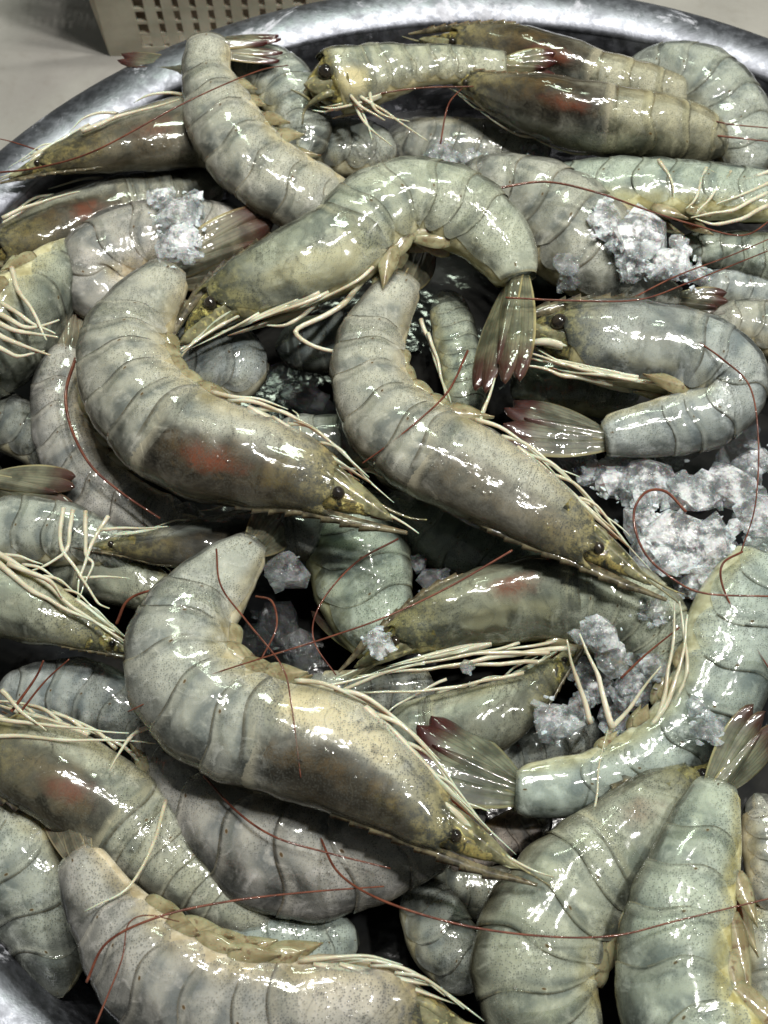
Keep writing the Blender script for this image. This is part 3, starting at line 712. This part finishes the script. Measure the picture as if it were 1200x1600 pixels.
shrimp('shrimp', 'bluish grey shrimp back showing at the left between two heads',
  [(260,1160,35),(190,1115,56),(120,1090,60),(50,1092,50),(-10,1110,40)], 1.3, dors=-1, cf=.15, head=False, tint=BL, seed=12, pleo=False)
shrimp('shrimp', 'shrimp head at the left edge pointing lower right, bundle of cream legs along it',
  [(212,1022,7),(140,988,30),(65,955,52),(-20,925,66),(-110,900,70)], (2.9,3.1,3.0), dors=1, cf=.75, organ=.3, tint=YG, seed=13, roll=12, legs=6, leglen=.8, pleo=False,
  plegs=[(3.7,8,[(-10,862),(60,905),(130,960),(195,1000)]),(3.7,8,[(-10,875),(50,925),(110,955),(180,985)]),(3.8,7,[(10,880),(80,910),(100,935)])],
  antennae=[((3.1,3.3,3.1),3.4,[(205,1010),(170,985),(110,950)])])
shrimp('shrimp', 'narrow dark shrimp head pointing left below the left of centre shrimp',
  [(132,852,6),(200,852,20),(270,855,34),(350,845,48),(430,830,55),(520,820,50)], (2.3,2.0,1.2), dors=-1, cf=.7, organ=.8, tint=DK, seed=14, roll=20, legs=3, pleo=False)
shrimp('shrimp', 'speckled grey shrimp body at the left edge with long pale legs over its end',
  [(210,880,28),(150,850,40),(90,835,52),(20,835,55),(-60,840,50)], (1.8,2.0,2.0), dors=-1, cf=.3, head=False, tint=GR, seed=15, pleo=False,
  plegs=[(3.0,6,[(98,795),(92,860),(125,900),(150,945),(170,950)]),(3.0,6,[(112,798),(105,865),(75,885),(40,895)]),(2.9,6,[(135,800),(130,870),(150,880),(125,935)]),(2.9,6,[(168,805),(140,850),(125,900),(122,935)]),(2.9,5,[(150,830),(260,822)]),(2.8,5,[(120,900),(200,902)])])
shrimp('shrimp', 'olive shrimp head tucked under the left side of the largest shrimp',
  [(330,985,8),(275,945,28),(215,910,42),(150,885,50),(80,870,45)], (1.2,1.4,1.2), dors=1, cf=.8, organ=.3, tint=YG, seed=16, roll=10, pleo=False,
  antennae=[((1.8,2.6,2.6),4,[(182,975),(200,938),(240,922),(292,920)])])
shrimp('shrimp', 'slim grey shrimp tail and abdomen curving behind the left of centre shrimp',
  [(330,820,30),(250,812,46),(170,775,52),(118,715,50),(93,655,44),(94,595,38),(112,545,24)], (1.2,1.8,2.2), cf=.1, head=False, tint=PK, seed=17, fan=(120,478,26,10), redtip=.3,
  antennae=[((3.2,3.2,2.6),4.2,[(118,560),(103,612),(110,665),(140,725),(190,770),(250,810)])])
shrimp('shrimp', 'shrimp at the left edge lying belly up with its pale legs showing',
  [(-90,600,50),(-20,545,72),(45,480,66),(90,420,44),(112,372,20)], (2.6,3.0,2.6), dors=-1, cf=.55, organ=.1, cream=.8, tint=YG, seed=18, roll=-55, legs=3, head=False, pleolen=1.1,
  plegs=[(4.2,7,[(18,418),(28,455),(62,508),(75,530)]),(4.2,8,[(-5,505),(30,520),(90,528)]),(4.2,8,[(-5,520),(30,540),(80,555)]),(4.1,8,[(-5,490),(40,515),(92,500)]),(4.1,7,[(-5,540),(25,560),(70,548)]),(4.1,7,[(-5,470),(45,500),(85,522)])])
shrimp('shrimp', 'pinkish shrimp curled up under the ice lump at the upper left',
  [(430,395,36),(350,372,48),(265,372,56),(190,388,58),(140,425,52),(165,465,44),(225,478,38),(290,470,30)], (2.0,2.5,2.5,1.6), cf=.18, head=False, tint=(1.15,1.0,.98), seed=19, pleo=False,
  antennae=[])
shrimp('shrimp', 'shrimp hanging head down at the top left, tail against the bowl rim',
  [(600,372,40),(550,345,50),(500,320,56),(440,285,58),(388,242,60),(350,185,58),(327,120,40),(327,68,34)], (2.2,3.4,4.0,3.8), fan=(442,72,24,-40), cf=.18, head=False, tint=WM, seed=20, roll=6, redtip=1.0, zf=3.6)
shrimp('shrimp', 'grey shrimp behind the top left shrimp, dark tail fan resting on the rim',
  [(470,250,30),(475,200,42),(445,140,48),(400,110,40),(350,108,32),(305,112,22)], (2.2,2.4,2.6), fan=(180,106,26,0), cf=.12, head=False, tint=GR, seed=21, pleo=False, redtip=.9)
shrimp('shrimp', 'brown shrimp head pointing left at the upper left rim, pale blade on top',
  [(18,276,6),(88,250,26),(160,230,42),(245,212,54),(320,205,56),(420,215,45)], (3.2,3.0,2.4), dors=-1, cf=.75, organ=.7, red=.5, tint=(1.0,.9,.68), seed=22, roll=18, legs=3, pleo=False,
  plegs=[(3.9,7,[(128,205),(180,185),(280,155)])],
  antennae=[((3.4,4.0,5.4,5.2,4),2.4,[(-5,270),(60,262),(150,235),(290,160),(400,112),(450,102)]),((3.2,3.4),2,[(60,235),(20,222),(-5,216)])])
shrimp('shrimp', 'dark shrimp at the left edge with an orange fleck, under the brown head',
  [(-45,405,22),(30,378,40),(110,345,48),(195,318,48),(280,300,44),(350,290,35)], (2.0,1.8,1.2), dors=-1, cf=.6, organ=.8, red=.8, tint=(.85,.78,.6), seed=23, roll=15, legs=3, pleo=False,
  plegs=[(2.9,6,[(5,340),(60,315),(125,300)])])
shrimp('shrimp', 'shrimp at the top middle showing a pale yellow face and dangling legs',
  [(478,140,26),(520,130,46),(580,118,42),(650,106,30),(720,102,25),(790,104,20)], (3.6,3.6,3.4), dors=1, cf=.30, organ=0, cream=.9, tint=(1.2,1.15,.8), seed=24, roll=10, legs=3, pleo=False, fan=(872,108,26,10), redtip=1, rost=False,
  plegs=[(3.6,5,[(548,150),(570,195),(612,228)]),(3.7,5,[(560,150),(600,175),(668,218)]),(3.6,5,[(535,150),(565,170),(580,218)]),(3.8,6,[(520,120),(560,165),(600,190)]),(3.7,5,[(575,140),(590,180),(640,190)])],
  antennae=[((3.6,3.8),2.4,[(560,152),(650,138),(740,135)]),((3.2,3.8,3.4),2.2,[(688,225),(700,165),(722,138)])])
shrimp('shrimp', 'shrimp at the upper right with banded yellow abdomen',
  [(690,112,8),(770,146,26),(850,168,42),(925,186,47),(1000,197,45),(1065,212,42),(1112,228,34),(1135,242,20)], (3.2,3.3,3.3,2.2), dors=1, cf=.58, organ=.9, red=.8, tint=(1.0,.9,.7), abt=(1.12,1.04,.74), nseg=4, s6=.92, seed=25, roll=50, legs=3, pleo=False, yellow=.2, kn=.95)
shrimp('shrimp', 'shrimp by the far rim with a red mark on its dark head',
  [(660,62,8),(730,70,25),(800,86,38),(870,108,42),(945,132,40),(1020,152,37),(1080,168,30),(1102,182,18)], (2.4,2.4,2.4,1.6), dors=1, cf=.60, organ=.9, red=1.0, tint=(1.0,.9,.7), abt=(1.1,1.02,.76), nseg=4, s6=.92, seed=26, roll=45, legs=2, pleo=False, kn=.95)
shrimp('shrimp', 'grey curled shrimp at the top right against the bowl wall',
  [(980,100,22),(1040,112,40),(1095,132,52),(1135,172,54),(1158,225,48),(1165,280,40)], (2.0,2.3,2.0), dors=1, cf=.1, head=False, tint=GR, seed=27, roll=10, pleo=False)
shrimp('shrimp', 'bluish green shrimp at the right edge with thin pale legs spread out',
  [(1310,320,30),(1220,310,40),(1130,302,46),(1050,298,48),(970,294,48),(900,292,42),(840,300,30)], (3.0,3.2,3.0,2.4), dors=-1, cf=.45, organ=0, cream=.2, head=False, tint=(.95,1.12,.95), seed=28, roll=-14, yellow=.8,
  plegs=[(3.8,5,[(1028,250),(1052,285),(1052,310)]),(3.8,5,[(1105,262),(1085,310),(1070,325)]),(3.8,5,[(1140,268),(1112,310),(1088,332)]),(3.7,6,[(1200,300),(1140,330),(1080,340)]),(3.7,6,[(1200,320),(1120,356),(1088,342)]),(3.8,5,[(1205,268),(1150,285),(1105,262)]),(3.8,5,[(1205,285),(1165,300),(1120,320)])],
  antennae=[((4.3,4.6,4.2,4),3,[(768,296),(850,284),(930,300),(1010,328),(1080,350),(1160,368),(1210,340)])])
shrimp('shrimp', 'wide grey shrimp running down right beneath the large ice lump at the upper right',
  [(690,290,30),(770,300,52),(845,330,72),(905,380,78),(960,430,60),(1020,462,36),(1060,474,22)], (2.2,2.5,2.5,2.0), dors=1, cf=.15, head=False, tint=(1.05,1.0,.88), seed=29, roll=10, pleo=False, fan=(1138,482,24,10), redtip=.9,
  antennae=[((3.4,3.6),2.4,[(1050,160),(1120,190),(1200,200)]),((3.2,3.4),2.4,[(1120,212),(1210,222)])])
shrimp('shrimp', 'pale shrimp end at the right edge just below the large ice lump',
  [(1290,412,36),(1220,404,38),(1160,394,32),(1100,385,26),(1060,380,18)], 1.9, dors=1, cf=.1, head=False, tint=(.95,1.1,.9), seed=30, pleo=False,
  antennae=[((3.9,4.0),2.2,[(990,465),(1060,430),(1140,400),(1205,372)])])
shrimp('shrimp', 'dark bluish shrimp back under the brown tail tip at the right edge',
  [(1090,440,30),(1150,452,40),(1215,465,42),(1280,470,40)], 1.2, dors=1, cf=.05, head=False, tint=BL, seed=31, pleo=False)
shrimp('shrimp', 'shrimp joint at the right edge tucked behind the curled shrimp',
  [(1110,500,26),(1165,505,36),(1220,525,44),(1290,560,48)], 1.8, dors=1, cf=.05, head=False, tint=WM, seed=32, pleo=False)
shrimp('shrimp', 'green shrimp under the centre head, rust red spot on its flank, facing left',
  [(560,1040,12),(635,995,36),(712,962,54),(795,945,64),(880,935,70),(960,950,72),(1020,1000,66),(1050,1070,52),(1050,1130,36)], (2.0,2.2,2.2,1.6), dors=1, cf=.55, organ=.35, red=.9, cream=.6, tint=(.98,1.06,.74), seed=33, roll=16, legs=4,
  plegs=[(2.6,7,[(900,1010),(760,1030),(640,1048),(555,1060)]),(2.7,6,[(860,1018),(720,1022),(600,1050)]),(2.5,6,[(840,1035),(700,1040),(640,1052)]),(2.4,5,[(820,1050),(700,1075),(560,1085),(490,1075)]),(2.2,4,[(700,1060),(620,1100),(580,1130)]),((2.6,3.4),6,[(520,1090),(600,1048),(660,1040)])],
  antennae=[((2.6,3.4),3,[(970,1060),(1010,1022),(1062,980)])])
shrimp('shrimp', 'greenish shrimp body beneath the centre shrimp, left of the rust spotted one',
  [(530,760,50),(550,830,78),(560,900,80),(580,965,66),(600,1020,46)], (1.0,1.2,1.0), dors=1, cf=.05, head=False, tint=(.85,1.08,.85), seed=34, pleo=False, fan=(505,925,28,0),
  antennae=[((2.6,3.0,2.6),2.6,[(622,842),(555,880),(500,945),(490,1000),(525,1055)])])
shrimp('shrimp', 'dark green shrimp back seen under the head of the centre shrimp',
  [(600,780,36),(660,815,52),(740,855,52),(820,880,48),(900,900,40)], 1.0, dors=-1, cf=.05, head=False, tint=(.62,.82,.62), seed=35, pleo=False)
shrimp('shrimp', 'dark shrimp head pointing up right, above the red tipped tail fan',
  [(905,1008,5),(855,1055,26),(805,1098,46),(745,1128,58),(675,1140,58),(600,1145,50)], (1.9,1.7,1.2), cf=.78, organ=.4, tint=(.78,.84,.6), seed=36, roll=14, legs=4, pleo=False)
shrimp('shrimp', 'bluish shrimp at the right, tail fan with dark red tip spread to the left',
  [(1260,830,40),(1210,890,70),(1160,960,82),(1135,1035,80),(1100,1105,72),(1045,1165,64),(985,1200,56),(920,1222,50),(855,1232,46),(802,1230,36)], (2.6,2.6,2.4,2.4,2.6), fan=(640,1150,72,30), cf=.30, organ=0, head=False, tint=(.86,1.06,1.0), seed=37, roll=0, redtip=1.0, yellow=.6, pleolen=.8,
  plegs=[((2.8,3.4),9,[(1000,1160),(1055,1080),(1075,960)]),((2.8,3.6),7,[(1010,1160),(1040,1090),(1050,1000),(1055,940)]),((2.6,3.4),7,[(950,1150),(985,1100),(1030,1040)]),((2.6,3.6),8,[(925,1130),(900,1060),(885,1000)]),((2.8,3.4),9,[(960,1140),(935,1060),(905,990)]),((2.8,3.4),8,[(1040,1130),(1080,1050),(1062,940)]),((3.2,3.4),3.5,[(928,1275),(935,1200),(950,1140)])],
  antennae=[((3.6,3.9,3.4,3.2),3,[(1160,862),(1130,880),(1128,912),(1152,965),(1205,1050)]),((4.4,4.8,4.8,4.4,4.2),3.6,[(1072,800),(1040,768),(1008,770),(990,805),(1005,860),(1045,900),(1100,927),(1205,932)])])
shrimp('shrimp', 'small grey shrimp end in the gap left of the lower right shrimps',
  [(640,1375,36),(672,1430,52),(700,1490,54),(740,1550,40)], .8, dors=1, cf=.05, head=False, tint=GR, seed=38, pleo=False)
shrimp('shrimp', 'shrimp side at the right edge behind the lower right corner tail',
  [(1180,1240,30),(1200,1300,44),(1205,1360,44),(1190,1420,34)], 1.8, dors=1, cf=.05, head=False, tint=WM, seed=39, pleo=False)
shrimp('shrimp', 'bluish grey shrimp body in the hollow of the left of centre shrimp',
  [(250,560,44),(310,568,56),(370,572,58),(420,575,44)], 1.6, dors=1, cf=.05, head=False, tint=BL, seed=40, pleo=False)
shrimp('shrimp', 'dark blue shrimp back under the white legs in the upper middle',
  [(430,545,32),(490,535,42),(550,525,46),(610,500,46)], 1.0, dors=-1, cf=.05, head=False, tint=(.7,.82,.86), seed=41, pleo=False)
shrimp('shrimp', 'greenish shrimp piece standing between the centre shrimp and the hanging tail fan',
  [(690,455,26),(708,520,34),(722,585,34),(728,650,28)], 1.4, dors=1, cf=.05, head=False, tint=(.75,.85,.62), seed=42, pleo=False,
  plegs=[(2.6,6,[(660,500),(680,560),(705,630)]),(2.7,5,[(668,520),(690,590),(700,640)])])
shrimp('shrimp', 'shrimp tail fan poking in from the left edge, pointing right',
  [(-120,735,44),(-55,745,38),(-5,752,26)], 2.4, dors=1, cf=.02, head=False, tint=GR, seed=43, pleo=False, fan=(118,775,34,10), redtip=.8)
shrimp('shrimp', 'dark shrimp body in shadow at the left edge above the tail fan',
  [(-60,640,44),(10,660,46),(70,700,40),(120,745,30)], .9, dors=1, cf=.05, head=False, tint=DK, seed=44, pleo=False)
shrimp('shrimp', 'bluish green shrimp back in the gap above the bottom edge shrimp',
  [(170,1370,44),(260,1425,60),(350,1462,60),(450,1480,56),(560,1470,50)], (1.0,1.2,1.0), dors=1, cf=.05, head=False, tint=(.72,.9,.86), seed=45, pleo=True)
shrimp('shrimp', 'dark shrimp side under the face of the top middle shrimp',
  [(440,215,30),(500,228,42),(560,235,44),(620,240,36)], 1.4, dors=1, cf=.05, head=False, tint=(.8,.82,.72), seed=46, pleo=False)
shrimp('shrimp', 'brownish shrimp in the shade between the top middle legs and the arching shrimp',
  [(600,215,30),(680,225,42),(770,232,44),(860,240,40)], 1.2, dors=-1, cf=.3, head=False, tint=(.8,.76,.66), seed=47, pleo=False)
shrimp('shrimp', 'translucent grey shrimp end between the left of centre shrimp and the centre one',
  [(420,690,30),(470,690,40),(530,692,40),(590,700,36),(640,760,30)], 1.1, dors=1, cf=.05, head=False, tint=GR, seed=48, pleo=False)
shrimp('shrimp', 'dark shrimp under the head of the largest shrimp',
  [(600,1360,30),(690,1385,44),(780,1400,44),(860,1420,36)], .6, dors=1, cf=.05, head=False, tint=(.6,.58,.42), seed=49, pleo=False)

shrimp('shrimp', 'dark reddish shrimp tail in the shadow just right of the largest shrimp head',
  [(860,1275,30),(800,1300,34),(740,1330,30),(700,1350,20)], 1.0, dors=1, head=False, tint=(.8,.5,.42), seed=50, pleo=False, fan=(640,1365,24,0))
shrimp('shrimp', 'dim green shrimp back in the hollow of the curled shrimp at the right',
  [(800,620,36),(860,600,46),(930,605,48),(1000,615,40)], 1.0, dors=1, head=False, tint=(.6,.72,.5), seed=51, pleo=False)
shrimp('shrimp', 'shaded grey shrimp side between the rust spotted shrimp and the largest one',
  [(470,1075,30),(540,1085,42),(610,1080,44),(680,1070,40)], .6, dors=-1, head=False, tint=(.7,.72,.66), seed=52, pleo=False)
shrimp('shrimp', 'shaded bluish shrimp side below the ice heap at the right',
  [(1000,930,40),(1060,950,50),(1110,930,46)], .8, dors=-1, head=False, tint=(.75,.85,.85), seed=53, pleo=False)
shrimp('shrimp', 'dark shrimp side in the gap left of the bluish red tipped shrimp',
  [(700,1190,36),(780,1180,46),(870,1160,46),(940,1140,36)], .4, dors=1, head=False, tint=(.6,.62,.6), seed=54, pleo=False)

shrimp('shrimp', 'pale shrimp side at the right edge beside the lower right corner shrimp',
  [(1255,1680,40),(1215,1590,72),(1205,1490,74),(1220,1400,50)], 1.3, dors=-1, head=False, tint=(1.05,1.02,.85), seed=55, pleo=False, yellow=1.0)

# ------------------------------------------------------------------ ice
def chip(c, r, rnd, squash=(1, .7, .5), npt=12):
    """an angular splinter: the hull of a few points, turned at random"""
    import bmesh
    from mathutils import Euler
    R = np.array(Euler((rnd.uniform(-.5, .5), rnd.uniform(-.5, .5), rnd.uniform(0, 6.3))).to_matrix())
    bm = bmesh.new()
    for _ in range(npt):
        d = norm([rnd.gauss(0, 1) for _ in range(3)])*rnd.uniform(.8, 1)*np.array(squash)
        bm.verts.new((np.array(c)+r*(R@d)).tolist())
    g = bmesh.ops.convex_hull(bm, input=bm.verts[:])
    for v in [v for v in bm.verts if not v.link_faces]: bm.verts.remove(v)
    bm.verts.index_update()
    V = np.array([v.co for v in bm.verts]); Fc = [[v.index for v in f.verts] for f in bm.faces]; bm.free()
    return V, Fc
def ice(label, lumps, white=.7, seed=0, crumbs=0, flat=.5, sat=12):
    """lumps: (x, y, radius px, height cm); pieces frozen together"""
    rnd = random.Random(seed)
    c0 = P(lumps[0][0], lumps[0][1], lumps[0][3])
    root = bpy.data.objects.new('ice_clump' if len(lumps) > 1 else 'ice_chunk', None); col.objects.link(root); root.location = Vector(c0)*CM
    tag(root, label, 'ice', 'crushed ice among the shrimps')
    for k, (x, y, r, z) in enumerate(lumps):
        c = P(x, y, z); rw = r/proj_scale(c)
        V, Fc = chip(c, rw*1.15, rnd, (rnd.uniform(.9, 1.1), rnd.uniform(.75, 1.0), flat+rnd.uniform(0, .2)), 26)
        o = mesh_obj('ice_piece', V, Fc, M['ice'], root, c0, smooth=False); o['white'] = float(white)*rnd.uniform(.6, .95)
        for _ in range((sat if white > .3 else 3) if r > 20 else 3):
            a = rnd.uniform(0, 6.28); q = r*rnd.uniform(.2, .95); rs = r*rnd.uniform(.18, .5)
            c2 = P(x+q*math.cos(a), y+q*math.sin(a), z+rw*flat*.7*(1-(q/r)**2*.8))
            V, Fc = chip(c2, rs/proj_scale(c2)*1.2, rnd, (1, rnd.uniform(.5, .9), rnd.uniform(.35, .7)))
            o = mesh_obj('ice_piece', V, Fc, M['ice'], root, c0, smooth=False); o['white'] = float(white)*rnd.uniform(.15, .9)
    if crumbs:
        Vs, Fs = [], []
        for _ in range(int(crumbs*.45)):
            x, y, r, z = rnd.choice(lumps); a = rnd.uniform(0, 6.28); q = r*math.sqrt(rnd.uniform(.02, 1.2)); rw = r/proj_scale(P(x, y, z))
            c = P(x+q*math.cos(a), y+q*math.sin(a), z+rw*flat*.95*math.sqrt(max(0, 1-(q/r/1.1)**2)))
            V, Fc = chip(c, rnd.uniform(.04, .17), rnd, (1, .7, .5), 8)
            i0 = len(Vs); Vs += V.tolist(); Fs += [[i+i0 for i in f] for f in Fc]
        o = mesh_obj('ice_crumb', Vs, Fs, M['ice'], root, c0, smooth=False); o['white'] = float(white); o['kind'] = 'stuff'
    return root
ice('big heap of clear and white crushed ice at the right, beside the centre shrimp head',
    [(1010,760,48,2.4),(960,745,36,2.2),(1080,775,55,2.6),(1140,760,52,2.5),(1040,850,60,2.5),(1120,850,55,2.6),(1180,810,45,2.5),(1000,820,40,2.3),(1085,905,42,2.3),(925,740,28,2.0),(1180,720,30,2.0),(1150,890,35,2.2)], .8, 1, 260)
ice('long white lump of ice lying on the wide grey shrimp at the upper right',
    [(1000,375,52,3.6),(1050,410,42,3.5),(950,350,40,3.6),(1085,428,26,3.3),(985,410,34,3.4)], .95, 2, 110)
ice('small clear faceted ice piece left of the long white lump',
    [(885,412,24,3.3),(890,440,22,3.0)], .25, 3, 6)
ice('white ice slab on the pinkish curled shrimp at the upper left',
    [(278,345,42,3.5),(278,385,38,3.5),(250,310,24,3.4),(300,318,26,3.2)], .95, 4, 60)
ice('rounded clear ice piece beside the tail of the largest shrimp',
    [(448,897,34,2.6)], .25, 5, 6)
ice('dark clear ice block in the gap right of the largest shrimp tail',
    [(435,975,44,1.0),(470,1020,36,.8),(400,1000,30,.6)], .06, 6, 40)
ice('slushy yellowish ice on the shrimp right of the rust spotted flank',
    [(935,990,38,3.0),(960,1030,30,2.6),(1020,950,34,2.9),(985,1080,34,2.0),(930,1070,30,1.6),(1020,1040,36,2.2),(900,1040,26,1.6),(960,1120,28,1.5)], .5, 7, 150)
ice('angular grey ice piece above the abdomen with the red tipped fan',
    [(868,1125,36,2.3),(905,1105,26,2.2)], .6, 8, 30)
ice('clear ice bit in the dark gap under the centre shrimp',
    [(680,908,32,1.4),(655,880,18,1.2)], .2, 9, 20)
ice('frosty ice patch on the face of the rust spotted shrimp',
    [(592,1005,26,3.0)], .7, 10, 16)
ice('frosty ice on the bluish shrimp side at the right',
    [(1110,1140,28,3.6),(1090,1105,18,3.5)], .45, 11, 30)
ice('dark wet ice beneath the curled shrimp at the right',
    [(900,712,30,1.4),(980,705,36,1.4),(1060,700,40,1.5),(1160,690,30,1.8)], .15, 12, 40)
ice('clear ice bit behind the white legs in the upper middle',
    [(555,500,20,1.9),(700,245,24,2.0)][:1], .4, 13, 8)
ice('slushy ice in the shade below the legs of the top middle shrimp',
    [(690,245,30,2.0),(740,250,24,2.0),(830,240,26,1.8)], .4, 14, 30)
ice('dark ice block in the gap between the left of centre and the centre shrimp',
    [(480,625,44,.4),(440,590,34,.2)], .05, 15, 60)
ice('tiny clear ice drop below the green shrimp legs',
    [(730,1042,13,2.9)], .3, 16, 5)
